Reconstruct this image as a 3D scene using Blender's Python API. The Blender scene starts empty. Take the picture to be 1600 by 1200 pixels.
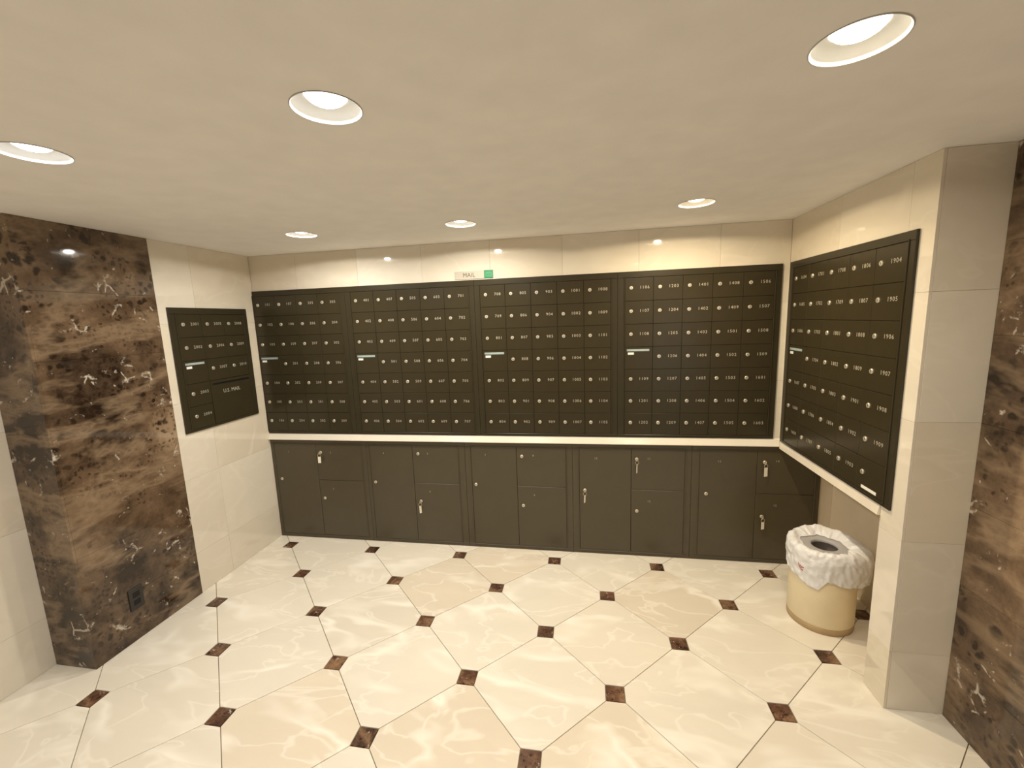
import bpy, bmesh, math, random
from mathutils import Vector, Matrix, noise

random.seed(7)
C = bpy.context.scene.collection
SC = bpy.context.scene

# ------------------------------------------------------------------ camera
cam_d = bpy.data.cameras.new('camera')
cam = bpy.data.objects.new('camera', cam_d)
C.objects.link(cam)
cam_d.sensor_width = 36.0
cam_d.lens = 36.0 * 663.2436 / 1600.0
cam_d.clip_start = 0.05
RGT = Vector((0.98533227, 0.16682418, -0.03591671))
UPV = Vector((0.00979895, 0.15481398, 0.98789504))
FWD = Vector((-0.17036519, 0.97375681, -0.15090851))
M3 = Matrix((RGT, UPV, -FWD)).transposed()
cam.matrix_world = Matrix.Translation((2.1530051, -2.59295158, 1.58392338)) @ M3.to_4x4()
SC.camera = cam

# ------------------------------------------------------------------ world, exposure
w = bpy.data.worlds.new('daylight'); SC.world = w
w.use_nodes = True
bg = w.node_tree.nodes['Background']
bg.inputs[0].default_value = (0.62, 0.78, 1.0, 1)
bg.inputs[1].default_value = 2.0
SC.view_settings.view_transform = 'Standard'
SC.view_settings.look = 'None'
SC.view_settings.gamma = 1.0
SC.view_settings.use_curve_mapping = False
SC.view_settings.exposure = 0.09
SC.cycles.use_denoising = True
SC.cycles.max_bounces = 10
SC.cycles.diffuse_bounces = 6
SC.cycles.sample_clamp_indirect = 6.0

LAMP_WATTS, LAMP_SPREAD, LENS_GLOW = 7.6, 174.0, 8.0
LAMPS = [  # x, y, colour, power factor, label
    (0.660, -1.575, (1.0, 0.965, 0.93), 0.88, 'leftmost round recessed downlight, in front of the brown marble pilaster'),
    (1.567, -1.605, (1.0, 0.945, 0.86), 0.72, 'round recessed downlight in middle of the row nearest the viewer'),
    (2.672, -1.593, (1.0, 0.89, 0.71), 0.92, 'largest round recessed downlight, at the upper right of ceiling'),
    (0.628, -0.392, (1.0, 0.945, 0.84), 1.35, 'small far downlight above the left mailbox columns'),
    (1.522, -0.361, (1.0, 0.925, 0.79), 1.4, 'far downlight above the mail sign, middle of the far row'),
    (2.667, -0.410, (1.0, 0.82, 0.55), 1.75, 'far downlight nearest the right mailbox wall'),
    (0.660, -2.850, (1.0, 0.955, 0.90), 0.62, 'added unseen downlight behind the viewer on the left side of the lobby'),  # this row is added out of view, to light the near floor and rear
    (1.567, -2.850, (1.0, 0.945, 0.86), 0.62, 'added unseen downlight behind the viewer in the middle of the lobby'),
    (2.672, -2.850, (1.0, 0.93, 0.83), 0.62, 'added unseen downlight behind the viewer on the right side of the lobby'),
]

# ------------------------------------------------------------------ layout (metres)
XL, YB, H, XR = -0.165, 0.116, 2.083, 3.309
YW = 0.1285            # face of the back wall tiles; mailbox frames stand proud to YB
YP, XM = -0.90, 3.511   # pier front, dark marble on the right
YD, YQ, XL2 = -0.581, -1.16, -0.401
XREC, YREC, ZREC = 3.618, -0.775, 0.757
YEND = -5.5

# ------------------------------------------------------------------ materials
def nodes_of(name):
    m = bpy.data.materials.new(name); m.use_nodes = True
    nt = m.node_tree
    return m, nt, nt.nodes['Principled BSDF']

def simple(name, col, rough=0.5, metal=0.0, spec=0.5, emit=None, strength=0.0, vary=0.0, bump=0.0, bscale=200.0):
    m, nt, b = nodes_of(name)
    b.inputs['Roughness'].default_value = rough
    b.inputs['Metallic'].default_value = metal
    b.inputs['Specular IOR Level'].default_value = spec
    tc = nt.nodes.new('ShaderNodeTexCoord')
    nz = nt.nodes.new('ShaderNodeTexNoise'); nz.inputs['Scale'].default_value = 9.0; nz.inputs['Detail'].default_value = 4
    nt.links.new(tc.outputs['Object'], nz.inputs['Vector'])
    rp = nt.nodes.new('ShaderNodeValToRGB')
    v = max(vary, 0.03)
    rp.color_ramp.elements[0].position = 0.3; rp.color_ramp.elements[1].position = 0.7
    rp.color_ramp.elements[0].color = (*[c * (1 - v) for c in col], 1)
    rp.color_ramp.elements[1].color = (*[min(1, c * (1 + v)) for c in col], 1)
    nt.links.new(nz.outputs['Fac'], rp.inputs['Fac'])
    nt.links.new(rp.outputs['Color'], b.inputs['Base Color'])
    if bump:
        n2 = nt.nodes.new('ShaderNodeTexNoise'); n2.inputs['Scale'].default_value = bscale
        nt.links.new(tc.outputs['Object'], n2.inputs['Vector'])
        bp = nt.nodes.new('ShaderNodeBump'); bp.inputs['Strength'].default_value = bump; bp.inputs['Distance'].default_value = 0.002
        nt.links.new(n2.outputs['Fac'], bp.inputs['Height']); nt.links.new(bp.outputs['Normal'], b.inputs['Normal'])
    if emit:
        b.inputs['Emission Color'].default_value = (*emit, 1)
        b.inputs['Emission Strength'].default_value = strength
    return m

def offset_coords(nt):
    tc = nt.nodes.new('ShaderNodeTexCoord')
    oi = nt.nodes.new('ShaderNodeObjectInfo')
    sc = nt.nodes.new('ShaderNodeMath'); sc.operation = 'MULTIPLY'; sc.inputs[1].default_value = 57.0
    nt.links.new(oi.outputs['Random'], sc.inputs[0])
    ad = nt.nodes.new('ShaderNodeVectorMath'); ad.operation = 'ADD'
    nt.links.new(tc.outputs['Object'], ad.inputs[0]); nt.links.new(sc.outputs[0], ad.inputs[1])
    return ad.outputs[0], oi.outputs['Random']

def ramp(nt, src, stops, interp='LINEAR'):
    r = nt.nodes.new('ShaderNodeValToRGB')
    cr = r.color_ramp; cr.interpolation = interp
    while len(cr.elements) < len(stops): cr.elements.new(0.5)
    for e, (p, c) in zip(cr.elements, stops):
        e.position = p; e.color = (*c, 1) if len(c) == 3 else c
    nt.links.new(src, r.inputs['Fac'])
    return r.outputs['Color']

def mix(nt, fac, a, b, mode='MIX'):
    n = nt.nodes.new('ShaderNodeMix'); n.data_type = 'RGBA'; n.blend_type = mode
    for s, v in ((n.inputs['Factor'], fac), (n.inputs['A'], a), (n.inputs['B'], b)):
        if hasattr(v, 'is_output'): nt.links.new(v, s)
        elif isinstance(v, (int, float)): s.default_value = v
        else: s.default_value = (*v, 1)
    return n.outputs['Result']

def noise_n(nt, vec, scale, detail=4.0, rough=0.55, dist=0.0):
    n = nt.nodes.new('ShaderNodeTexNoise')
    n.inputs['Scale'].default_value = scale; n.inputs['Detail'].default_value = detail
    n.inputs['Roughness'].default_value = rough; n.inputs['Distortion'].default_value = dist
    nt.links.new(vec, n.inputs['Vector'])
    return n.outputs['Fac']

W3 = lambda v: (v, v, v)

def cream_marble(name, tints, vein, rough, vein_amt, spec=0.5):
    """polished cream marble: each tile takes its tint from its own random number"""
    m, nt, b = nodes_of(name)
    vec, rnd = offset_coords(nt)
    if tints == 'OBJECT':
        oi = nt.nodes.new('ShaderNodeObjectInfo'); base = oi.outputs['Color']
    else: base = ramp(nt, rnd, tints, 'CONSTANT')
    rot = nt.nodes.new('ShaderNodeMapping'); ang = nt.nodes.new('ShaderNodeCombineXYZ')
    spin = nt.nodes.new('ShaderNodeMath'); spin.operation = 'MULTIPLY'; spin.inputs[1].default_value = 6.28
    nt.links.new(rnd, spin.inputs[0]); nt.links.new(spin.outputs[0], ang.inputs[2])
    nt.links.new(vec, rot.inputs['Vector']); nt.links.new(ang.outputs[0], rot.inputs['Rotation'])
    rot.inputs['Scale'].default_value = (0.75, 1.7, 1.2)
    vec = rot.outputs[0]
    cloud = noise_n(nt, vec, 3.2, 5, 0.6, 0.6)
    base = mix(nt, 0.35, base, ramp(nt, cloud, [(0.3, W3(0.80)), (0.7, W3(1.0))]), 'MULTIPLY')
    v1 = noise_n(nt, vec, 1.7, 3.0, 0.5, 0.35)
    line = ramp(nt, v1, [(0.455, W3(0)), (0.495, W3(1)), (0.505, W3(1)), (0.54, W3(0))])
    gate = ramp(nt, noise_n(nt, vec, 2.9, 2), [(0.42, W3(0)), (0.62, W3(1))])
    lines = mix(nt, 1.0, line, gate, 'MULTIPLY')
    v2 = noise_n(nt, vec, 3.1, 3.0, 0.5, 0.5)
    l2 = ramp(nt, v2, [(0.48, W3(0)), (0.5, W3(0.55)), (0.52, W3(0))])
    lines = mix(nt, 1.0, lines, l2, 'LIGHTEN')
    amt = mix(nt, 1.0, lines, W3(vein_amt), 'MULTIPLY')
    sep = nt.nodes.new('ShaderNodeSeparateColor'); nt.links.new(amt, sep.inputs[0])
    col = mix(nt, sep.outputs[0], base, vein)
    nt.links.new(col, b.inputs['Base Color'])
    b.inputs['Roughness'].default_value = rough
    b.inputs['Specular IOR Level'].default_value = spec
    return m

def brown_marble(name, dark, mid, tan, rough=0.06, scale=1.0, wall=True):
    """dark emperador marble: brown breccia with dark clasts, faint golden bands and white flecks"""
    m, nt, b = nodes_of(name)
    vec, rnd = offset_coords(nt)
    if wall:   # slabs of one block: the figure runs on from slab to slab
        geo = nt.nodes.new('ShaderNodeNewGeometry'); vec = geo.outputs['Position']
    def sepr(c):
        n = nt.nodes.new('ShaderNodeSeparateColor'); nt.links.new(c, n.inputs[0]); return n.outputs[0]
    warp = nt.nodes.new('ShaderNodeTexNoise'); warp.inputs['Scale'].default_value = 8 * scale; warp.inputs['Detail'].default_value = 5
    nt.links.new(vec, warp.inputs['Vector'])
    dv = nt.nodes.new('ShaderNodeVectorMath'); dv.operation = 'MULTIPLY_ADD'; dv.inputs[1].default_value = (0.10 / scale,) * 3
    nt.links.new(warp.outputs['Color'], dv.inputs[0]); nt.links.new(vec, dv.inputs[2])
    zone = noise_n(nt, vec, 2.0 * scale, 3, 0.5, 0.3)
    big = noise_n(nt, vec, 6.0 * scale, 10, 0.72, 0.3)
    mixv = nt.nodes.new('ShaderNodeMath'); mixv.operation = 'MULTIPLY_ADD'; mixv.inputs[1].default_value = 0.55
    nt.links.new(zone, mixv.inputs[0])
    half = nt.nodes.new('ShaderNodeMath'); half.operation = 'MULTIPLY'; half.inputs[1].default_value = 0.5
    nt.links.new(big, half.inputs[0]); nt.links.new(half.outputs[0], mixv.inputs[2])
    col = ramp(nt, mixv.outputs[0], [(0.40, dark), (0.485, tuple(0.5 * d + 0.5 * q for d, q in zip(dark, mid))), (0.56, mid), (0.69, tan)])
    for sc, lo, hi, th, amt in ((12, 0.24, 0.40, 0.50, 0.9), (24, 0.26, 0.44, 0.55, 0.9), (48, 0.25, 0.5, 0.50, 0.75)):
        vo = nt.nodes.new('ShaderNodeTexVoronoi'); vo.feature = 'F1'; vo.inputs['Scale'].default_value = sc * scale
        nt.links.new(dv.outputs[0], vo.inputs['Vector'])
        shape = ramp(nt, vo.outputs['Distance'], [(lo, W3(1)), (hi, W3(0))])
        pick = ramp(nt, sepr(vo.outputs['Color']), [(0.0, W3(amt)), (th, W3(0))], 'CONSTANT')
        zn = ramp(nt, noise_n(nt, vec, (2.6 + sc * 0.03) * scale, 2), [(0.44, W3(0.05)), (0.56, W3(1))])
        k = sepr(mix(nt, 1.0, mix(nt, 1.0, shape, pick, 'MULTIPLY'), zn, 'MULTIPLY'))
        col = mix(nt, k, col, tuple(0.8 * d for d in dark))
    st = nt.nodes.new('ShaderNodeMapping'); st.inputs['Rotation'].default_value = (0.75, 0.0, 0.0); st.inputs['Scale'].default_value = (1, 0.8, 2.2)
    nt.links.new(vec, st.inputs['Vector'])
    gl = ramp(nt, noise_n(nt, st.outputs[0], 1.3 * scale, 5, 0.6, 0.25), [(0.45, W3(0)), (0.5, W3(0.55)), (0.55, W3(0))])
    col = mix(nt, sepr(gl), col, tan)
    ve = nt.nodes.new('ShaderNodeTexVoronoi'); ve.feature = 'DISTANCE_TO_EDGE'; ve.inputs['Scale'].default_value = 13 * scale
    nt.links.new(dv.outputs[0], ve.inputs['Vector'])
    crack = ramp(nt, ve.outputs['Distance'], [(0.02, W3(0.9)), (0.075, W3(0))])
    fg = ramp(nt, noise_n(nt, vec, 7.0 * scale, 5, 0.7), [(0.585, W3(0)), (0.64, W3(1))])
    spots = ramp(nt, noise_n(nt, vec, 21 * scale, 4, 0.6, 0.6), [(0.69, W3(0)), (0.73, W3(0.9))])
    fleck = mix(nt, 1.0, spots, mix(nt, 1.0, crack, fg, 'MULTIPLY'), 'LIGHTEN')
    col = mix(nt, sepr(fleck), col, (0.62, 0.55, 0.46))
    col = mix(nt, 1.0, col, ramp(nt, rnd, [(0.0, W3(0.85)), (1.0, W3(1.0))]), 'MULTIPLY')
    nt.links.new(col, b.inputs['Base Color'])
    b.inputs['Roughness'].default_value = rough
    return m

F1, F2, F3 = (0.81, 0.755, 0.645), (0.785, 0.725, 0.61), (0.765, 0.68, 0.55)
MAT = {}
MAT['floor_marble'] = cream_marble('cream_floor_marble', 'OBJECT', (0.94, 0.90, 0.80), 0.20, 0.85)
W1, W2, W4 = (0.78, 0.715, 0.60), (0.755, 0.68, 0.55), (0.80, 0.74, 0.63)
MAT['wall_marble'] = cream_marble('cream_wall_marble', [(0.0, W1), (0.4, W2), (0.7, W4)], (0.88, 0.82, 0.71), 0.05, 0.4, 0.75)
MAT['dark_marble'] = brown_marble('brown_wall_marble', (0.026, 0.015, 0.009), (0.165, 0.105, 0.062), (0.34, 0.24, 0.15))
MAT['dot_marble'] = brown_marble('brown_floor_marble', (0.03, 0.013, 0.008), (0.15, 0.075, 0.045), (0.36, 0.22, 0.12), 0.2, 3.0, False)
MAT['grout'] = simple('tan_grout', (0.26, 0.20, 0.13), 0.8)
MAT['wall_grout'] = simple('pale_grout', (0.60, 0.52, 0.41), 0.8)
MAT['sill'] = cream_marble('cream_sill_marble', [(0.0, W1), (0.5, W4)], (0.88, 0.82, 0.71), 0.2, 0.3)
MAT['plaster'] = simple('beige_plaster', (0.70, 0.585, 0.42), 0.6)
MAT['ceiling'] = simple('ceiling_paint', (0.92, 0.895, 0.865), 0.75, bump=0.05, bscale=60)
MAT['bronze'] = simple('dark_bronze_enamel', (0.036, 0.029, 0.015), 0.31, 0.0, 0.3, vary=0.05, bump=0.03, bscale=300)
MAT['bronze_door'] = simple('dark_bronze_door_enamel', (0.038, 0.030, 0.015), 0.26, 0.0, 0.3, vary=0.05, bump=0.03, bscale=300)
MAT['locker'] = simple('bronze_locker_enamel', (0.068, 0.054, 0.029), 0.36, 0.0, 0.6, vary=0.05, bump=0.03, bscale=300)
MAT['gap'] = simple('black_gap', (0.006, 0.005, 0.004), 0.8)
MAT['nickel'] = simple('nickel', (0.66, 0.61, 0.50), 0.36, 0.6)
MAT['number'] = simple('pale_number_print', (0.44, 0.40, 0.32), 0.5)
MAT['sticker_blue'] = simple('pale_blue_sticker', (0.36, 0.44, 0.43), 0.35, vary=0.35)
MAT['sticker_white'] = simple('white_sticker', (0.86, 0.84, 0.78), 0.4)
MAT['tag'] = simple('paper_tag', (0.85, 0.80, 0.68), 0.6)
MAT['brass'] = simple('key_brass', (0.55, 0.46, 0.28), 0.35, 0.8)
MAT['sign'] = simple('grey_sign_plastic', (0.50, 0.46, 0.375), 0.45)
MAT['sign_text'] = simple('dark_sign_print', (0.10, 0.08, 0.055), 0.6)
MAT['green'] = simple('green_sign_plastic', (0.018, 0.235, 0.095), 0.4)
MAT['green_pale'] = simple('pale_green_print', (0.10, 0.46, 0.24), 0.5)
MAT['trim_white'] = simple('white_lamp_trim', (0.50, 0.49, 0.455), 0.4)
MAT['bin'] = simple('tan_bin_plastic', (0.82, 0.71, 0.48), 0.42, vary=0.04)
MAT['bin_band'] = simple('worn_brown_bin_edge', (0.46, 0.33, 0.17), 0.6, vary=0.15)
MAT['bin_lid'] = simple('grey_bin_lid', (0.42, 0.41, 0.41), 0.5)
MAT['bin_hole'] = simple('dark_bin_inside', (0.17, 0.145, 0.125), 0.7)
MAT['red'] = simple('red_bag_print', (0.45, 0.09, 0.10), 0.6)
MAT['outlet'] = simple('dark_outlet_plastic', (0.022, 0.019, 0.017), 0.4)
MAT['alu'] = simple('door_aluminium', (0.5, 0.5, 0.5), 0.4, 0.8)

def bag_material():
    m = bpy.data.materials.new('white_bag_film'); m.use_nodes = True
    nt = m.node_tree; b = nt.nodes['Principled BSDF']; out = nt.nodes['Material Output']
    b.inputs['Base Color'].default_value = (0.95, 0.95, 0.955, 1); b.inputs['Roughness'].default_value = 0.30
    tc = nt.nodes.new('ShaderNodeTexCoord'); nz = nt.nodes.new('ShaderNodeTexNoise')
    nz.inputs['Scale'].default_value = 26; nz.inputs['Detail'].default_value = 5; nz.inputs['Distortion'].default_value = 1.5
    nt.links.new(tc.outputs['Object'], nz.inputs['Vector'])
    bp = nt.nodes.new('ShaderNodeBump'); bp.inputs['Strength'].default_value = 0.45; bp.inputs['Distance'].default_value = 0.006
    nt.links.new(nz.outputs['Fac'], bp.inputs['Height']); nt.links.new(bp.outputs['Normal'], b.inputs['Normal'])
    tl = nt.nodes.new('ShaderNodeBsdfTranslucent'); tl.inputs['Color'].default_value = (0.92, 0.91, 0.89, 1)
    ms = nt.nodes.new('ShaderNodeMixShader'); ms.inputs[0].default_value = 0.22
    nt.links.new(b.outputs[0], ms.inputs[1]); nt.links.new(tl.outputs[0], ms.inputs[2])
    nt.links.new(ms.outputs[0], out.inputs['Surface'])
    return m
MAT['bag'] = bag_material()

def glass_material():
    m = bpy.data.materials.new('door_glass'); m.use_nodes = True
    nt = m.node_tree; out = nt.nodes['Material Output']
    nt.nodes.remove(nt.nodes['Principled BSDF'])
    t = nt.nodes.new('ShaderNodeBsdfTransparent'); t.inputs[0].default_value = (0.92, 0.96, 0.96, 1)
    g = nt.nodes.new('ShaderNodeBsdfGlossy'); g.inputs['Roughness'].default_value = 0.02
    ms = nt.nodes.new('ShaderNodeMixShader'); ms.inputs[0].default_value = 0.08
    nt.links.new(t.outputs[0], ms.inputs[1]); nt.links.new(g.outputs[0], ms.inputs[2]); nt.links.new(ms.outputs[0], out.inputs['Surface'])
    return m
MAT['glass'] = glass_material()

def lens_material(col, power):
    m, nt, b = nodes_of('lamp_lens')
    b.inputs['Base Color'].default_value = (0.9, 0.9, 0.9, 1)
    b.inputs['Emission Color'].default_value = (*col, 1)
    b.inputs['Emission Strength'].default_value = power
    return m

# ------------------------------------------------------------------ mesh helpers
class MB:
    def __init__(s): s.v = []; s.f = []
    def add(s, vs, fs):
        o = len(s.v); s.v += [tuple(x) for x in vs]; s.f += [tuple(i + o for i in f) for f in fs]; return s
    def box(s, x0, x1, y0, y1, z0, z1):
        return s.add([(x0,y0,z0),(x1,y0,z0),(x1,y1,z0),(x0,y1,z0),(x0,y0,z1),(x1,y0,z1),(x1,y1,z1),(x0,y1,z1)],
                     [(0,3,2,1),(4,5,6,7),(0,1,5,4),(1,2,6,5),(2,3,7,6),(3,0,4,7)])
    def slab(s, x0, x1, z0, z1, yf, yb, c=0.001):
        """box whose front (-y) edges are chamfered by c"""
        vs = [(x0,yb,z0),(x1,yb,z0),(x1,yb,z1),(x0,yb,z1),
              (x0,yf+c,z0),(x1,yf+c,z0),(x1,yf+c,z1),(x0,yf+c,z1),
              (x0+c,yf,z0+c),(x1-c,yf,z0+c),(x1-c,yf,z1-c),(x0+c,yf,z1-c)]
        fs = [(0,3,2,1)[::-1]]
        for i in range(4):
            j = (i+1) % 4
            fs.append((i, j, 4+j, 4+i)); fs.append((4+i, 4+j, 8+j, 8+i))
        fs[0] = (3,2,1,0)
        fs.append((8,9,10,11))
        return s.add(vs, fs)
    def lathe(s, prof, n=32, cx=0, cy=0, cz=0, axis='z', cap0=False, cap1=False):
        vs = []
        for r, h in prof:
            for i in range(n):
                a = 2*math.pi*i/n
                if axis == 'z': vs.append((cx + r*math.cos(a), cy + r*math.sin(a), cz + h))
                else: vs.append((cx + r*math.cos(a), cy - h, cz + r*math.sin(a)))   # axis -y
        fs = []
        for k in range(len(prof)-1):
            for i in range(n):
                j = (i+1) % n
                fs.append((k*n+i, k*n+j, (k+1)*n+j, (k+1)*n+i))
        if cap0: fs.append(tuple(range(n))[::-1])
        if cap1: fs.append(tuple((len(prof)-1)*n+i for i in range(n)))
        return s.add(vs, fs)
    def torus(s, R, r, cx, cy, cz, n=16, k=6, rot=None):
        vs, fs = [], []
        for i in range(n):
            a = 2*math.pi*i/n
            for j in range(k):
                b = 2*math.pi*j/k
                p = Vector(((R + r*math.cos(b))*math.cos(a), r*math.sin(b), (R + r*math.cos(b))*math.sin(a)))
                if rot: p = rot @ p
                vs.append((cx+p.x, cy+p.y, cz+p.z))
        for i in range(n):
            for j in range(k):
                fs.append((i*k+j, ((i+1)%n)*k+j, ((i+1)%n)*k+(j+1)%k, i*k+(j+1)%k))
        return s.add(vs, fs)
    def mesh(s, name, mat, smooth=False, fix=True):
        me = bpy.data.meshes.new(name)
        me.from_pydata(s.v, [], s.f)
        if fix:
            bm = bmesh.new(); bm.from_mesh(me)
            bmesh.ops.recalc_face_normals(bm, faces=bm.faces)
            bm.to_mesh(me); bm.free()
        me.materials.append(mat)
        if smooth:
            me.shade_smooth()
        me.update()
        return me

def link(name, me, parent=None, loc=(0,0,0), rotz=0.0):
    o = bpy.data.objects.new(name, me); C.objects.link(o)
    o.location = loc; o.rotation_euler = (0, 0, rotz)
    if parent: o.parent = parent
    return o

def put(name, mb, mat, parent=None, loc=(0,0,0), rotz=0.0, smooth=False, fix=True):
    return link(name, mb.mesh(name, mat, smooth, fix), parent, loc, rotz)

def thing(name, label, cat, loc=(0,0,0), rotz=0.0, group=None):
    o = bpy.data.objects.new(name, None); C.objects.link(o)
    o.empty_display_size = 0.1
    o.location = loc; o.rotation_euler = (0, 0, rotz)
    o['label'] = label; o['category'] = cat
    if group: o['group'] = group
    return o

def structure(o):
    o['kind'] = 'structure'; return o

# lettering: every glyph / word is turned into a mesh once
def glyphs(strings):
    tmp = {}
    for s in strings:
        cu = bpy.data.curves.new('lettering', 'FONT'); cu.body = s; cu.size = 1.0; cu.resolution_u = 2
        cu.extrude = 0.02; cu.align_x = 'CENTER'; cu.align_y = 'CENTER'
        o = bpy.data.objects.new('lettering', cu); C.objects.link(o); tmp[s] = o
    bpy.context.view_layer.update()
    dg = bpy.context.evaluated_depsgraph_get()
    out = {}
    for s, o in tmp.items():
        me = bpy.data.meshes.new_from_object(o.evaluated_get(dg))
        vs = [v.co.copy() for v in me.vertices]; fs = [tuple(p.vertices) for p in me.polygons]
        xs = [v.x for v in vs]; ys = [v.y for v in vs]
        cx, cy = (min(xs)+max(xs))/2, (min(ys)+max(ys))/2
        hgt = max(ys)-min(ys)
        out[s] = ([((v.x-cx), -v.z, (v.y-cy)) for v in vs], fs, max(xs)-min(xs), hgt)
        bpy.data.meshes.remove(me)
    for o in tmp.values():
        cu = o.data; bpy.data.objects.remove(o); bpy.data.curves.remove(cu)
    return out
GL = glyphs(list('0123456789') + ['MAIL', 'U.S. MAIL'])
DIG_H = GL['0'][3]

def number_mesh(s, height):
    """digits, baseline centred on the origin, facing -y"""
    k = height / DIG_H; adv = 0.60 * k
    mb = MB()
    for i, ch in enumerate(s):
        vs, fs, _, _ = GL[ch]
        x = (i - (len(s)-1)/2) * adv
        mb.add([(x + v[0]*k, v[1]*k*0.25, v[2]*k) for v in vs], fs)
    return mb.mesh('number', MAT['number'], fix=False)

def word(mb, s, width, x, y, z):
    vs, fs, wd, _ = GL[s]; k = width / wd
    mb.add([(x + v[0]*k, y + v[1]*k*0.2, z + v[2]*k) for v in vs], fs)
    return mb

# ------------------------------------------------------------------ floor
D = 0.647                         # spacing of the dark dots along the back wall
A = D / math.sqrt(2)              # tile pitch
DOT = 0.076                       # dot edge
GAP = 0.0024
floor = structure(put('floor', MB().box(-1.2, 5.2, YEND-0.4, 0.45, -0.12, -0.0062), MAT['grout']))

def tile_mesh(name, poly, mat, top=0.0, thick=0.006, c=0.0009):
    n = len(poly)
    cx = sum(p[0] for p in poly)/n; cy = sum(p[1] for p in poly)/n
    R = max(math.hypot(p[0]-cx, p[1]-cy) for p in poly)
    ins = [(cx+(x-cx)*(1-c/R*1.2), cy+(y-cy)*(1-c/R*1.2)) for x, y in poly]
    vs = [(x, y, top-thick) for x, y in poly] + [(x, y, top-c) for x, y in poly] + [(x, y, top) for x, y in ins]
    fs = [tuple(range(n))[::-1], tuple(2*n+i for i in range(n))]
    for i in range(n):
        j = (i+1) % n
        fs += [(i, j, n+j, n+i), (n+i, n+j, 2*n+j, 2*n+i)]
    return MB().add(vs, fs).mesh(name, mat)

def clip(poly, x0, x1, y0, y1):
    for ax, lim, sg in ((0, x0, 1), (0, x1, -1), (1, y0, 1), (1, y1, -1)):
        out = []
        for i in range(len(poly)):
            p, q = poly[i], poly[(i+1) % len(poly)]
            a, b = sg*(p[ax]-lim), sg*(q[ax]-lim)
            if a >= 0: out.append(p)
            if (a >= 0) != (b >= 0):
                t = a/(a-b); out.append((p[0]+t*(q[0]-p[0]), p[1]+t*(q[1]-p[1])))
        poly = out
        if not poly: return []
    return poly

def octagon():
    # square of edge A turned 45 degrees, corners cut for the dots
    h = D/2 - GAP*0.8; d = DOT/2 + GAP*0.5
    return [(h-d, d), (d, h-d), (-d, h-d), (-(h-d), d), (-(h-d), -d), (-d, -(h-d)), (d, -(h-d)), (h-d, -d)]
OCT = octagon()
s_ = DOT/2 - GAP*0.3
DOTP = [(-s_, -s_), (s_, -s_), (s_, s_), (-s_, s_)]
FX0, FX1, FY0, FY1 = -0.43, 3.66, -3.6, 0.15
oct_me = tile_mesh('tile', OCT, MAT['floor_marble'])
dot_me = tile_mesh('accent_tile', DOTP, MAT['dot_marble'])

BEIGE = {(1, 1), (1, 3), (4, 2), (4, 3), (4, 1), (0, 2)}   # (row, column) of the pinker tiles
def lay(name, me, poly, mat, x, y, tint=False):
    w_ = [(x+p[0], y+p[1]) for p in poly]
    c_ = clip(w_, FX0, FX1, FY0, FY1)
    if len(c_) < 3: return
    area = abs(sum(c_[i][0]*c_[(i+1)%len(c_)][1]-c_[(i+1)%len(c_)][0]*c_[i][1] for i in range(len(c_))))/2
    if area < 0.0006: return
    full = len(c_) == len(poly) and all(abs(a[0]-b[0])+abs(a[1]-b[1]) < 1e-6 for a, b in zip(c_, w_))
    if full: o = link(name, me, floor, (x, y, 0))
    else: o = link(name, tile_mesh(name, [(p[0]-x, p[1]-y) for p in c_], mat), floor, (x, y, 0))
    t = F3 if tint else random.choice((F1, F1, F2))
    v = random.uniform(0.97, 1.02)
    o.color = (t[0]*v, t[1]*v, t[2]*v, 1)

for k in range(-2, 13):
    for i in range(-3, 9):
        x = (i + (k % 2)/2)*D; y = -k*D/2
        lay('accent_tile', dot_me, DOTP, MAT['dot_marble'], x, y)
        lay('tile', oct_me, OCT, MAT['floor_marble'], x + D/2, y, (k, i) in BEIGE)

# ------------------------------------------------------------------ ceiling with six (nine) round cut-outs
def ceiling_mesh():
    RAD, SQ, N = 0.0775, 0.14, 48
    mb = MB()
    xs = sorted({-1.2, 5.2} | {round(a+s*SQ, 4) for a in (0.644, 1.5445, 2.670) for s in (-1, 1)})
    ys = sorted({YEND-0.4, 0.45} | {round(a+s*SQ, 4) for a in (-1.590, -0.387, -2.850) for s in (-1, 1)})
    for i in range(len(xs)-1):
        for j in range(len(ys)-1):
            x0, x1, y0, y1 = xs[i], xs[i+1], ys[j], ys[j+1]
            lamp = [l for l in LAMPS if x0 < l[0]-RAD and l[0]+RAD < x1 and y0 < l[1]-RAD and l[1]+RAD < y1 and x1-x0 < 0.3 and y1-y0 < 0.3]
            if not lamp:
                mb.add([(x0,y0,H),(x1,y0,H),(x1,y1,H),(x0,y1,H)], [(3,2,1,0)]); continue
            lx, ly = lamp[0][0], lamp[0][1]
            vs = []
            for q in range(N):
                a = 2*math.pi*q/N + math.pi/4
                ca, sa = math.cos(a), math.sin(a); m = max(abs(ca), abs(sa))
                u, v = ca/m, sa/m
                vs.append(((x0+x1)/2 + u*(x1-x0)/2, (y0+y1)/2 + v*(y1-y0)/2, H))
            for q in range(N):
                a = 2*math.pi*q/N + math.pi/4
                vs.append((lx + RAD*math.cos(a), ly + RAD*math.sin(a), H))
            mb.add(vs, [(q, N+q, N+(q+1)%N, (q+1)%N) for q in range(N)])
    mb.box(-1.2, 5.2, YEND-0.4, 0.45, H+0.2, H+0.3)
    return mb
structure(put('ceiling', ceiling_mesh(), MAT['ceiling'], fix=False))

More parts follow.
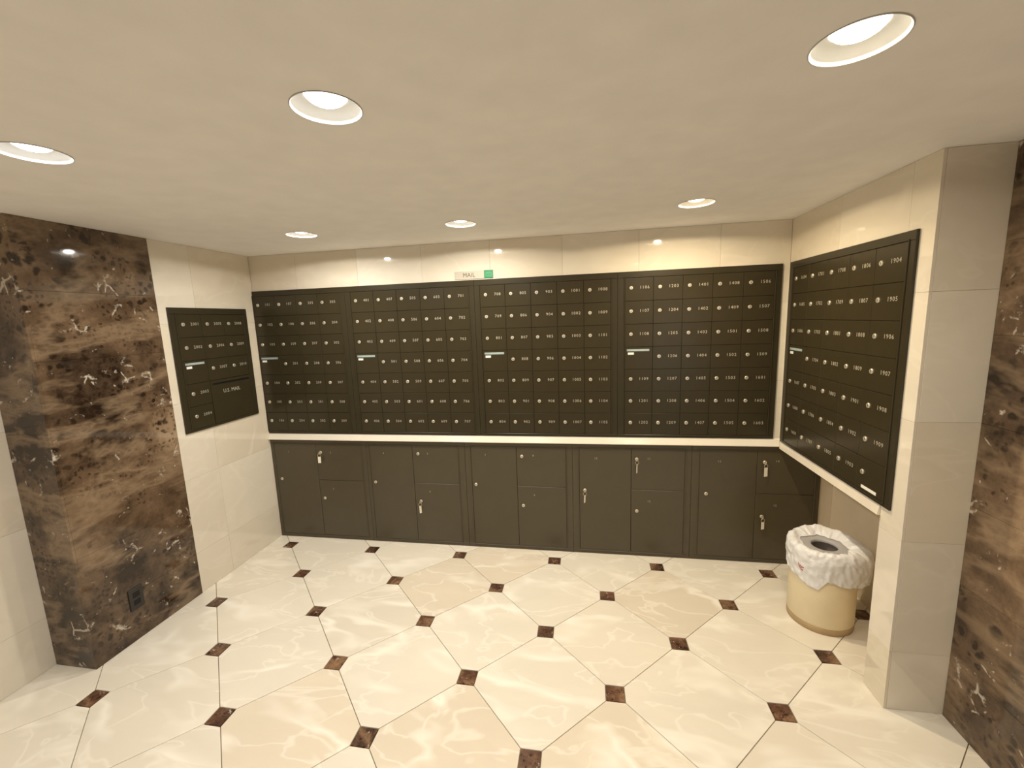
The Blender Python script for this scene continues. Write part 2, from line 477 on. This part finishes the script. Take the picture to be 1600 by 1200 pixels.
# ------------------------------------------------------------------ walls: cores, then the stone tiles as parts
T = 0.010
_tile_cache = {}
def wall_tile(parent, name, mat, a0, a1, z0, z1, plane, face):
    """one stone slab; face: 'back' (looks -y), 'left' (looks +x), 'right' (looks -x)"""
    g = 0.0004
    wd, ht = a1-a0-2*g, z1-z0-2*g
    if wd < 0.004 or ht < 0.004: return
    key = (name, round(wd, 4), round(ht, 4))
    if key not in _tile_cache:
        _tile_cache[key] = MB().slab(-wd/2, wd/2, -ht/2, ht/2, 0, T, 0.0004).mesh(name, mat)
    me = _tile_cache[key]
    ca, cz = (a0+a1)/2, (z0+z1)/2
    j = random.uniform(-0.0002, 0.0002)
    if face == 'back': link(name, me, parent, (ca, plane+j, cz), 0)
    elif face == 'left': link(name, me, parent, (plane+j, ca, cz), math.pi/2)
    else: link(name, me, parent, (plane+j, ca, cz), -math.pi/2)

ZR = [0.0, 0.254, 0.711, 1.168, 1.625, H-0.0005]          # 18 inch courses hung from the ceiling
ZB = [0.0, 0.253, 0.558, 0.863, 1.168, 1.473, 1.778, H-0.0005]   # 12 inch brown courses
def cuts(a, b, marks):
    return [a] + [m for m in marks if a+0.01 < m < b-0.01] + [b]
def field(parent, name, mat, a0, a1, z0, z1, plane, face, marks, zs):
    aa = cuts(a0, a1, marks); zz = cuts(z0, z1, zs)
    for i in range(len(aa)-1):
        for j in range(len(zz)-1):
            wall_tile(parent, name, mat, aa[i], aa[i+1], zz[j], zz[j+1], plane, face)

wall_back = structure(put('wall_back', MB().box(-1.2, 4.2, YW+T+0.0003, 0.42, 0.0002, H+0.19), MAT['wall_grout']))
XC = [0.192 + 0.457*k for k in range(8)]
field(wall_back, 'marble_tile', MAT['wall_marble'], XL, XR, ZREC, H-0.0005, YW, 'back', XC, ZR)
field(wall_back, 'marble_tile', MAT['wall_marble'], XL, XREC, 0.0005, ZREC, YW, 'back', XC, ZR)

# left: cream bay, brown pilaster, cream return towards the viewer
mb = MB().box(-1.2, XL-T-0.0003, YQ+T+0.0003, YW+T, 0.0002, H+0.19)
mb.box(-1.2, XL2-T-0.0003, YEND-0.4, YQ+T+0.0003, 0.0002, H+0.19)
wall_left = structure(put('wall_left', mb, MAT['wall_grout']))
field(wall_left, 'marble_tile', MAT['wall_marble'], YD, YW-0.0003, 0.0005, H-0.0005, XL, 'left', [-0.341], ZR)
field(wall_left, 'dark_marble_tile', MAT['dark_marble'], YQ+T, YD, 0.0005, H-0.0005, XL+0.003, 'left', [], ZB)
field(wall_left, 'dark_marble_tile', MAT['dark_marble'], XL2+0.0005, XL+0.003, 0.0005, H-0.0005, YQ, 'back', [], [0.545, 1.155, 1.765])
field(wall_left, 'marble_tile', MAT['wall_marble'], -3.445, YQ+T, 0.0005, H-0.0005, XL2, 'left', [YQ-0.457*k for k in range(1, 6)], ZR)

# right: mailbox wall over an open recess, cream pier, brown marble towards the viewer
mb = MB().box(XR+T+0.0003, 4.2, YP+T+0.0003, YW+T, ZREC, H+0.19)
mb.box(XR+T+0.0003, 4.2, YP+T+0.0003, YREC, 0.0002, ZREC)
mb.box(XREC, 4.2, YREC, YW+T, 0.0002, ZREC)
mb.box(XM+T+0.0003, 4.2, -3.0, YP+T+0.0003, 0.0002, H+0.19)
mb.box(4.5, 5.0, YEND-0.4, -2.8, 0.0002, H+0.19)
mb.box(4.19, 4.51, -3.0, -2.85, 0.0002, H+0.19)
wall_right = structure(put('wall_right', mb, MAT['plaster']))
field(wall_right, 'marble_tile', MAT['wall_marble'], YREC, YW-0.0003, ZREC, H-0.0005, XR, 'right', [-0.341], ZR)
field(wall_right, 'marble_tile', MAT['wall_marble'], YP+0.0005, YREC, 0.0005, H-0.0005, XR, 'right', [], ZR)
field(wall_right, 'marble_tile', MAT['wall_marble'], XR+T+0.0005, XM+T, 0.0005, H-0.0005, YP, 'back', [], ZR)
field(wall_right, 'dark_marble_tile', MAT['dark_marble'], -3.0, YP-0.0005, 0.0005, H-0.0005, XM, 'right', [YP-0.61*k for k in range(1, 4)], ZB)

# sloping marble sills under the mailboxes (back wall, and the lip over the recess), mitred in the corner
def sill(name, profile, axis, a0, a1, miter):
    """profile: (depth in front of the wall, z); the far end is mitred by its depth"""
    n = len(profile); vs = []
    for e in (0, 1):
        for d, z in profile:
            if axis == 'x': vs.append((a1 - d*miter if e else a0, YW - d, z))
            else: vs.append((XR - d, a1 - d*miter if e else a0, z))
    fs = [tuple(range(n)), tuple(n+i for i in range(n))[::-1]] + [(i, (i+1) % n, n+(i+1) % n, n+i) for i in range(n)]
    return structure(put(name, MB().add(vs, fs), MAT['sill']))
SILL = [(0.0004, 0.7680), (0.028, 0.7680), (0.030, 0.7705), (0.029, 0.7745), (0.012, 0.8050), (0.0004, 0.8125)]
sill('trim_1', SILL, 'x', XL+0.001, XR-0.0005, 0.4)
SILR = [(0.0004, 0.7572), (0.011, 0.7572), (0.0125, 0.759), (0.0115, 0.763), (0.0045, 0.7950), (0.0004, 0.8005)]
sill('trim_2', SILR, 'y', YREC, YW-0.0005, 2.5)

# rear of the lobby behind the viewer; unseen glazed door added to let daylight in
DX0, DX1, DZ = 3.35, 4.35, 2.0
mb = MB().box(-1.2, DX0, YEND-0.3, YEND, 0.0002, H+0.19).box(DX1, 5.0, YEND-0.3, YEND, 0.0002, H+0.19).box(DX0, DX1, YEND-0.3, YEND, DZ, H+0.19)
structure(put('wall_rear', mb, MAT['plaster']))
mb = MB()
for a in (DX0+0.002, DX1-0.062): mb.box(a, a+0.06, YEND-0.20, YEND-0.15, 0.002, DZ-0.002)
mb.box(DX0+0.062, DX1-0.062, YEND-0.20, YEND-0.15, 0.002, 0.12).box(DX0+0.062, DX1-0.062, YEND-0.20, YEND-0.15, DZ-0.08, DZ-0.002)
door = structure(put('door_1', mb, MAT['alu']))
put('glass_pane', MB().box(DX0+0.062, DX1-0.062, YEND-0.18, YEND-0.172, 0.121, DZ-0.081), MAT['glass'], door)

# ------------------------------------------------------------------ recessed downlights
def downlight(x, y, col, k, label, i):
    t = thing('downlight', label, 'ceiling light', (x, y, H), 0, 'recessed ceiling downlights')
    prof = [(0.0800, -0.0005), (0.0798, -0.0018), (0.0780, -0.0022), (0.0760, 0.000), (0.0735, 0.009), (0.0690, 0.0165), (0.0630, 0.0225), (0.0560, 0.0250), (0.0490, 0.0258), (0.0476, 0.0258), (0.0473, 0.029)]
    put('trim_ring', MB().lathe(prof, 56), MAT['trim_white'], t, smooth=True)
    put('housing', MB().lathe([(0.0775, 0.001), (0.0775, 0.10), (0.02, 0.105)], 32, cap1=True), MAT['trim_white'], t, smooth=False)
    prof = [(0.0472, 0.0275), (0.045, 0.0240), (0.038, 0.0170), (0.030, 0.0125), (0.022, 0.0100), (0.008, 0.0096)]
    put('lens', MB().lathe(prof, 40, cap1=True), lens_material(col, LENS_GLOW), t, smooth=True)
    ld = bpy.data.lights.new('lamp', 'AREA'); ld.shape = 'DISK'; ld.size = 0.040
    ld.energy = LAMP_WATTS*k; ld.color = col; ld.spread = math.radians(LAMP_SPREAD)
    lo = bpy.data.objects.new('lamp', ld); C.objects.link(lo); lo.parent = t; lo.location = (0, 0, 0.0088)
for i, l in enumerate(LAMPS):
    downlight(l[0], l[1], l[2], l[3], l[4], i)

# ------------------------------------------------------------------ mailbox units
LOCK_ME = None
def lock_mesh():
    mb = MB().lathe([(0.0108, 0.0), (0.0108, 0.0032), (0.0092, 0.0048), (0.0062, 0.0050)], 16, axis='y', cap1=True)
    return mb.mesh('lock', MAT['nickel'], smooth=False)
LOCK_ME = lock_mesh()
KEYHOLE_ME = MB().box(-0.0011, 0.0011, -0.0056, -0.0050, -0.0045, 0.0045).mesh('keyhole', MAT['gap'])
# the lock and its keyhole share one mesh with two materials
def lock_full():
    bm = bmesh.new(); bm.from_mesh(LOCK_ME)
    n0 = len(bm.faces); bm.from_mesh(KEYHOLE_ME); bm.faces.ensure_lookup_table()
    for f in bm.faces[n0:]: f.material_index = 1
    me = bpy.data.meshes.new('lock'); bm.to_mesh(me); bm.free()
    me.materials.append(MAT['nickel']); me.materials.append(MAT['gap'])
    return me
LOCK = lock_full()

def frame_mesh(x0, x1, z0, z1, dx0, dx1, dz0, dz1, yf, yb):
    """four bars around the door field with a raised inner lip, and a dark backing"""
    mb = MB()
    mb.slab(x0, x1, dz1, z1, yf, yb, 0.0015)
    mb.slab(x0, x1, z0, dz0, yf, yb, 0.0015)
    mb.slab(x0, dx0, dz0, dz1, yf, yb, 0.0015)
    mb.slab(dx1, x1, dz0, dz1, yf, yb, 0.0015)
    lw = 0.006
    for (a, b, c, d) in ((dx0-lw, dx1+lw, dz1, dz1+lw), (dx0-lw, dx1+lw, dz0-lw, dz0), (dx0-lw, dx0, dz0, dz1), (dx1, dx1+lw, dz0, dz1)):
        mb.slab(a, b, c, d, yf-0.004, yf, 0.0015)
    return mb

_door_cache = {}
def door_obj(parent, x0, x1, z0, z1, yf, th, tilt=0.0, name='mailbox_door', g=0.0008, mat='bronze_door'):
    key = (name, round(x1-x0, 4), round(z1-z0, 4))
    if key not in _door_cache:
        wd, ht = x1-x0-2*g, z1-z0-2*g
        _door_cache[key] = MB().slab(-wd/2, wd/2, -ht/2, ht/2, 0, th, 0.0012).mesh(name, MAT[mat])
    o = link(name, _door_cache[key], parent, ((x0+x1)/2, yf, (z0+z1)/2))
    o.rotation_euler = (random.gauss(0, tilt), 0, random.gauss(0, tilt))
    return o

YF = -0.010     # local front of a unit; local y=0 is the wall face
def sticker(door, x0, x1, z0, z1, mat, label, yoff=-0.0008):
    o = put('sticker', MB().box(x0, x1, yoff, -0.0001, z0, z1), MAT[mat], door)
    o['label'] = label
    return o

def mailbox_unit(label, loc, rotz, x0, x1, z0, z1, lx0, px, cols, rows, lz0, pz, numbers, skip=(), group='mailbox units', lock_dx=0.038):
    """local frame: x to the viewer's right, z up, front looks along -y. lx0/lz0 = first lock"""
    t = thing('mailbox_unit', label, 'mailbox', loc, rotz, group)
    dx0 = lx0 - lock_dx; dx1 = dx0 + px*cols
    dz1 = lz0 + 0.0605*pz/0.139; dz0 = dz1 - pz*rows
    put('frame', frame_mesh(x0, x1, z0, z1, dx0, dx1, dz0, dz1, YF, -0.0006), MAT['bronze'], t)
    put('back_panel', MB().box(dx0, dx1, -0.0030, -0.0008, dz0, dz1), MAT['gap'], t)
    for c in range(cols):
        for r in range(rows):
            if (c, r) in skip: continue
            a0 = dx0 + c*px; zt = dz1 - r*pz
            d = door_obj(t, a0, a0+px, zt-pz, zt, YF-0.0005, 0.006, 0.0022)
            cx, cz = a0 + px/2, zt - pz/2
            n = numbers.get((c, r))
            if n == 'MASTER':
                d['label'] = 'blank door with pale sticker strip along its top'
                sticker(d, -px/2+0.014, px/2-0.020, 0.043, 0.056, 'sticker_blue', 'pale blue printed strip')
                sticker(d, -px/2+0.020, -px/2+0.056, 0.022, 0.036, 'sticker_white', 'small white label')
                continue
            lx, lz = lx0 + c*px - cx, lz0 - r*pz - cz
            lk = link('lock', LOCK, d, (lx, 0, lz))
            lk.rotation_euler = (0, random.uniform(-0.25, 0.25), 0)
            if n == 'STICKER':
                sticker(d, lx-0.002, lx+0.092, -0.060, -0.047, 'sticker_white', 'narrow white label strip')
            elif n:
                link('number', number_mesh(n, 0.0175), d, (lx+0.0775, -0.0003, lz+0.002))
    return t, (dx0, dx1, dz0, dz1)

def seq(floors, per=9):
    return ['%d%02d' % (f, k) for f in floors for k in range(1, per+1)]
NUMS = seq([1, 2, 3, 4, 5, 6, 7, 8, 9, 10, 11, 12, 14, 15, 16, 17, 18, 19])
ni = 0
def take(cols, rows, masters, last=None):
    global ni
    out = {}
    for c in range(cols):
        for r in range(rows):
            if (c, r) in masters: out[(c, r)] = 'MASTER'; continue
            if (c, r) == last: out[(c, r)] = 'STICKER'; continue
            out[(c, r)] = NUMS[ni]; ni += 1
    return out

B0, B1 = 0.8145, 1.8415
units = [
    ('dark bronze mailbox unit of four door columns, farthest left on the back wall', XL+0.001, 0.5445, -0.125, 0.1668, 4),
    ('dark bronze mailbox unit second from left on back wall, below the mail sign', 0.5455, 1.4515, 0.625, 0.1654, 5),
    ('dark bronze mailbox unit third from left on back wall, numbers in seven to eleven hundreds', 1.4525, 2.3515, 1.5275, 0.1645, 5),
    ('dark bronze mailbox unit at the right end of the back wall', 2.3525, 3.268, 2.432, 0.1675, 5),
]
for lab, x0, x1, lx, px, cols in units:
    xm = (x0+x1)/2
    mailbox_unit(lab, (xm, YW-0.0006, B0), 0, x0-xm, x1-xm, 0, B1-B0, lx-xm, px, cols, 7, 1.7445-B0, 0.1392, take(cols, 7, {(0, 3)}),
                 group='mailbox units on the back wall')
# right wall: local x runs towards the viewer (world -y)
RC = -0.364
mailbox_unit('dark bronze mailbox unit on the right wall above the trash bin', (XR-0.0006, RC, 0.803), -math.pi/2,
             RC-0.104, RC+0.833, 0, 1.8445-0.803, RC-0.020, 0.1715, 5, 7, 1.7475-0.803, 0.1415, take(5, 7, {(0, 3)}, (4, 6)), group=None)
# left wall: smaller unit with the mail slot; local x runs to the back wall (world +y)
LC = -0.2465
lz = 0.983
num_l = {(0,0): '2001', (0,1): '2002', (0,2): 'MASTER', (0,3): '2003', (0,4): '2004', (1,0): '2005', (1,1): '2006', (1,2): '2007', (2,0): '2008', (2,1): '2009', (2,2): '2010'}
tl, (lx0, lx1, lz0_, lz1_) = mailbox_unit('small dark mailbox unit with a mail slot on the left wall', (XL+0.0006, LC, lz), math.pi/2,
             -0.530-LC, 0.037-LC, 0, 1.719-lz, -0.452-LC, 0.1625, 3, 5, 1.622-lz, 0.1372, num_l,
             skip={(1,3),(2,3),(1,4),(2,4)}, group=None)
sx0, sx1, sz0, sz1 = lx0+0.1625, lx1, lz0_, lz0_+2*0.1372
# slot panel built with a real opening
so0, so1, sb0, sb1 = sx0+0.018, sx1-0.014, sz1-0.032, sz1-0.018
mb = MB()
g = 0.0013
mb.box(sx0+g, sx1-g, YF-0.0005, YF+0.0055, sz0+g, sb0).box(sx0+g, sx1-g, YF-0.0005, YF+0.0055, sb1, sz1-g)
mb.box(sx0+g, so0, YF-0.0005, YF+0.0055, sb0, sb1).box(so1, sx1-g, YF-0.0005, YF+0.0055, sb0, sb1)
slot = put('slot_door', mb, MAT['bronze_door'], tl)
slot['label'] = 'plain panel with a long black mail slot'
put('lettering', word(MB(), 'U.S. MAIL', 0.135, (sx0+sx1)/2-0.004, YF-0.0008, sb0-0.045), MAT['number'], slot, fix=False)

# ------------------------------------------------------------------ parcel lockers below
L0, L1 = 0.002, 0.766
lock_units = [
    ('parcel locker unit at the left end, against the left wall', XL+0.002, 0.600, -0.138, 0.205, 0.562),
    ('second parcel locker unit from the left', 0.601, 1.3315, 0.626, 0.950, 1.283),
    ('parcel locker unit in the middle of the five', 1.3325, 2.0635, 1.375, 1.6905, 2.0205),
    ('parcel locker unit fourth from left, with two hanging keys', 2.0645, 2.8065, 2.107, 2.439, 2.767),
    ('parcel locker unit at the right end, running into the recess behind the bin', 2.8075, 3.545, 2.853, 3.187, 3.512),
]
lock_pos = [
    ((-0.100, 0.461), (-0.019, 0.672), (0.242, 0.672), (0.319, 0.673), (0.239, 0.321), (0.314, 0.394)),
    ((0.655, 0.459), (0.733, 0.676), (0.993, 0.676), (1.063, 0.678), (0.991, 0.326), (1.063, 0.400)),
    ((1.402, 0.464), (1.476, 0.676), (1.727, 0.672), (1.804, 0.678), (1.728, 0.323), (1.805, 0.399)),
    ((2.143, 0.447), (2.215, 0.668), (2.473, 0.668), (2.548, 0.672), (2.476, 0.316), (2.551, 0.385)),
    ((2.897, 0.450), (2.969, 0.664), (3.229, 0.664), (3.300, 0.672), (3.228, 0.312), (3.300, 0.387)),
]
ZT, ZM, ZBOT = 0.735, 0.461, 0.027
for k, (lab, x0, x1, d0, ds, d1) in enumerate(lock_units):
    xm = (x0+x1)/2
    t = thing('parcel_locker', 'dark bronze ' + lab, 'parcel locker', (xm, YW-0.0006, L0), 0, 'parcel lockers under the mailboxes')
    put('frame', frame_mesh(x0-xm, x1-xm, 0, L1-L0, d0-xm, d1-xm, ZBOT-L0, ZT-L0, YF, -0.0006), MAT['locker'], t)
    put('back_panel', MB().box(d0-xm, d1-xm, -0.0030, -0.0008, ZBOT-L0, ZT-L0), MAT['gap'], t)
    p = lock_pos[k]
    for q, (a, b, c, e) in enumerate(((d0, ds, ZBOT, ZT), (ds, d1, ZM, ZT), (ds, d1, ZBOT, ZM))):
        d = door_obj(t, a-xm, b-xm, c-L0, e-L0, YF-0.0005, 0.006, 0.0012, 'locker_door', 0.0011, 'locker')
        cx, cz = (a+b)/2, (c+e)/2
        lk = link('lock', LOCK, d, (p[2*q][0]-cx, 0, p[2*q][1]-cz))
        link('number', number_mesh(str(3*k+q+1), 0.013), d, (p[2*q+1][0]-cx, -0.0003, p[2*q+1][1]-cz))

# keys left in the locker locks
def key(x, z, label, turn, lean, wide, length):
    t = thing('key', label, 'key', (x, YW-0.0006+YF-0.0055, z), 0, 'keys hanging in the parcel lockers')
    # bow of the key, standing in the lock, with a hole for the ring
    mb = MB().box(-0.0011, 0.0011, -0.0075, -0.0002, -0.003, 0.003)
    mb.torus(0.0075, 0.0020, 0, -0.0150, 0, 16, 6, Matrix.Rotation(math.pi/2 + lean, 3, 'Z'))
    put('key_bow', mb, MAT['brass'], t, smooth=True)
    put('key_ring', MB().torus(0.0115, 0.0011, 0, -0.0165, -0.0165, 20, 6, Matrix.Rotation(0.25, 3, 'Z')), MAT['nickel'], t, smooth=True)
    tg = MB().slab(-wide/2, wide/2, -length, 0.0, -0.0008, 0.0008, 0.0005)
    o = put('tag', tg, MAT['tag'], t, (0.0, -0.0170, -0.0275))
    o.rotation_euler = (0.03, lean*0.3, turn)
key(0.242, 0.672, 'brass key with wide paper tag on the leftmost locker unit', 0.2, 0.15, 0.021, 0.046)
key(0.991, 0.326, 'key with a narrow tag on the lower door of second locker unit', 0.85, -0.1, 0.016, 0.055)
key(2.143, 0.447, 'key with slim tag on the tall door of the fourth locker unit', 1.0, 0.1, 0.016, 0.050)
key(2.473, 0.668, 'key with slim tag on the upper small door of the fourth locker unit', 1.1, -0.05, 0.015, 0.058)
key(3.229, 0.664, 'key with pale tag on the upper small door beside the recess', 0.25, -0.12, 0.021, 0.056)
key(3.228, 0.312, 'key with pale tag on the lower small door behind the trash bin', 0.3, -0.15, 0.020, 0.048)

# ------------------------------------------------------------------ mail sign
SX, SY, SZ = 1.452, YW-0.0006, 1.848
sg = thing('wall_sign', 'small grey mail sign with a green square, above the mailboxes', 'sign', (SX, SY, SZ))
put('panel', MB().slab(1.327-SX, 1.523-SX, 0.0, 0.050, -0.004, 0.0, 0.001), MAT['sign'], sg)
put('lettering', word(MB(), 'MAIL', 0.079, 1.424-SX, -0.0043, 0.0255), MAT['sign_text'], sg, fix=False)
gq = put('square', MB().slab(1.5235-SX, 1.580-SX, 0.001, 0.051, -0.006, 0.0, 0.001), MAT['green'], sg)
gq['label'] = 'green square with a pale envelope mark'
mb = MB()
ex, ez, ew, eh = 1.552-SX, 0.026, 0.036, 0.022
th = 0.0022
for a0, a1, b0, b1 in ((-ew/2, ew/2, eh/2-th, eh/2), (-ew/2, ew/2, -eh/2, -eh/2+th), (-ew/2, -ew/2+th, -eh/2, eh/2), (ew/2-th, ew/2, -eh/2, eh/2)):
    mb.box(ex+a0, ex+a1, -0.0066, -0.0060, ez+b0, ez+b1)
for s in (-1, 1):
    mb.add([(ex+s*ew/2, -0.0066, ez+eh/2), (ex+s*(ew/2-0.003), -0.0066, ez+eh/2), (ex, -0.0066, ez+0.001), (ex, -0.0066, ez-0.002)], [(0, 1, 2, 3)])
put('envelope_mark', mb, MAT['green_pale'], gq)

# ------------------------------------------------------------------ dark outlet low on the pilaster
ot = thing('wall_outlet', 'dark grey outlet plate low on the left brown marble pilaster', 'outlet', (XL+0.0032, -0.941, 0.165), math.pi/2)
put('cover_plate', MB().slab(-0.035, 0.035, 0, 0.115, -0.006, 0, 0.002), MAT['outlet'], ot)
for z in (0.037, 0.078):
    mb = MB().slab(-0.0165, 0.0165, z-0.014, z+0.014, -0.0075, -0.0061, 0.0008)
    put('receptacle', mb, MAT['gap'], ot)

# ------------------------------------------------------------------ trash bin and bag
BX, BY = 3.334, -0.370
RIM = 0.398
tb = thing('trash_bin', 'round tan trash bin standing in the recess under right mailboxes', 'trash bin', (BX, BY, 0.0005))
put('body', MB().lathe([(0.1415, 0.034), (0.1425, 0.036), (0.1445, RIM-0.004), (0.1435, RIM), (0.1400, RIM), (0.1385, RIM-0.02), (0.136, 0.04), (0.02, 0.036)], 56, cap1=True), MAT['bin'], tb, smooth=True)
o = put('base_band', MB().lathe([(0.05, 0.0), (0.1395, 0.0), (0.1425, 0.003), (0.1430, 0.033), (0.1405, 0.0345)], 56, cap0=True), MAT['bin_band'], tb, smooth=True)
o['label'] = 'scuffed brown band round the bottom edge'
o = put('lid', MB().lathe([(0.138, RIM+0.0005), (0.138, RIM+0.004), (0.125, RIM+0.0065), (0.080, RIM+0.0055), (0.060, RIM+0.0035), (0.0565, RIM+0.001), (0.0565, RIM-0.010)], 48), MAT['bin_lid'], tb, smooth=True)
o['label'] = 'grey lid with a round opening'
put('inner_liner', MB().lathe([(0.0570, RIM-0.0005), (0.064, RIM-0.03), (0.070, RIM-0.08), (0.02, RIM-0.10)], 40, cap1=True), MAT['bin_hole'], tb, smooth=True)

def bag_point(th, s, hem_extra=0.0):
    """s 0..1 runs from the edge lying on the lid, over the rim, down to the hem"""
    c = lambda a: max(0.0, math.cos(th - math.radians(a)))
    irr = noise.noise(Vector((math.cos(th)*1.7, math.sin(th)*1.7, 3.1)))
    irr2 = noise.noise(Vector((math.cos(th)*4.0, math.sin(th)*4.0, 7.7)))
    r_in = 0.098 + 0.016*irr + 0.010*irr2 - 0.016*c(50)**2 + 0.010*c(230)**2
    right = 0.036*c(345)**2
    back = 0.012*c(70)**2
    deg = math.degrees(th) % 360
    hem = 0.280
    if 150 < deg < 238: hem = 0.290 - 0.060*((deg-150)/88)**1.1
    elif 238 <= deg < 250: hem = 0.230 + 0.055*(deg-238)/12
    elif deg >= 250: hem = 0.285 - 0.020*math.sin(math.pi*(deg-250)/110)
    hem += 0.008*irr2
    top = RIM + 0.026 + 0.010*irr + back
    pts = [(r_in, RIM+0.0085), (r_in+0.012, RIM+0.015), (0.130+back*0.5, top), (0.147+right*0.25, top-0.004), (0.157+right*0.8, RIM+0.002),
           (0.158+right, RIM-0.035), (0.154+right, (RIM-0.035+hem)/2), (0.1515+right*0.9, hem)]
    x = s*(len(pts)-1); i = min(int(x), len(pts)-2); t = x-i
    P = [pts[max(0, i-1)], pts[i], pts[i+1], pts[min(len(pts)-1, i+2)]]
    def cr(k):
        p0, p1, p2, p3 = (q[k] for q in P)
        return 0.5*((2*p1)+(-p0+p2)*t+(2*p0-5*p1+4*p2-p3)*t*t+(-p0+3*p1-3*p2+p3)*t**3)
    r, z = cr(0), cr(1)
    wv = Vector((math.cos(th)*9, math.sin(th)*9, z*30))
    rid = lambda v: 1 - 2*abs(noise.noise(v))
    wr = noise.noise(wv)*0.0050 + (rid(wv*0.8 + Vector((9, 2, 4))) - 0.5)*0.0055 + (rid(wv*1.9) - 0.5)*0.0026
    fold = 0.0028*math.sin(5*th + 55*z) * (1 if s > 0.45 else 0.3)
    amp = 0.25 if s < 0.06 else 1.0
    r += (max(wr, -0.003) + abs(fold)*0.8) * amp
    z += (noise.noise(wv*0.5 + Vector((5, 1, 2)))*0.010 + noise.noise(wv*1.1)*0.005)*amp if 0.1 < s < 0.7 else 0
    if s < 0.3: z = max(z, RIM+0.0075)
    if s > 0.6: r = max(r, 0.1472)
    return Vector((r*math.cos(th), r*math.sin(th), z))
bag = thing('trash_bag', 'crumpled white plastic bag folded over the rim of trash bin', 'bag', (BX, BY, 0.0005))
N, Mx = 160, 44
vs = [bag_point(2*math.pi*i/N, j/(Mx-1)) for j in range(Mx) for i in range(N)]
fs = [(j*N+i, j*N+(i+1) % N, (j+1)*N+(i+1) % N, (j+1)*N+i) for j in range(Mx-1) for i in range(N)]
film = put('film', MB().add(vs, fs), MAT['bag'], bag, smooth=True)
so = film.modifiers.new('thickness', 'SOLIDIFY'); so.thickness = 0.0008; so.offset = 1
# loose knot of the bag hanging behind on the right
mb = MB(); n, m_ = 14, 14
for j in range(m_):
    t = j/(m_-1)
    rr = 0.010 + 0.016*math.sin(math.pi*min(1, t*1.1))*(1-0.35*t)
    cx, cy, cz = 0.160+0.012*math.sin(3*t), 0.02-0.01*t, 0.262-0.115*t
    for i in range(n):
        a = 2*math.pi*i/n
        q = 1 + 0.35*noise.noise(Vector((math.cos(a)*2, math.sin(a)*2, t*5)))
        mb.v.append((cx+rr*0.55*q*math.cos(a), cy+rr*q*math.sin(a), cz))
for j in range(m_-1):
    for i in range(n):
        mb.f.append((j*n+i, j*n+(i+1) % n, (j+1)*n+(i+1) % n, (j+1)*n+i))
mb.f.append(tuple(range(n))[::-1]); mb.f.append(tuple((m_-1)*n+i for i in range(n)))
put('bag_tail', mb, MAT['bag'], bag, smooth=True)
# red print: two short strokes lying on the film
mb = MB()
def on_film(deg, z):
    th = math.radians(deg); best = min((abs(bag_point(th, s/120).z - z), s) for s in range(60, 121))[1]
    p = bag_point(th, best/120); return p + Vector((math.cos(th), math.sin(th), 0))*0.0022
for stroke in ([(205, 0.336), (206.5, 0.326), (209, 0.315)], [(209, 0.331), (211, 0.322), (214, 0.326)], [(211, 0.312), (213, 0.308)]):
    for (d0, z0), (d1, z1) in zip(stroke, stroke[1:]):
        a, b = on_film(d0, z0), on_film(d1, z1)
        for q in (0, 1):
            pass
        hw = Vector((0, 0, 0.0028)); nx = Vector((a.x, a.y, 0)).normalized()*0.0006
        sd = Vector((-a.y, a.x, 0)).normalized()*0.0020
        mb.add([a-hw-sd, a+hw-sd, b+hw+sd, b-hw+sd, a-hw-sd+nx, a+hw-sd+nx, b+hw+sd+nx, b-hw+sd+nx],
               [(0,1,2,3),(7,6,5,4),(0,4,5,1),(1,5,6,2),(2,6,7,3),(3,7,4,0)])
put('print', mb, MAT['red'], bag)
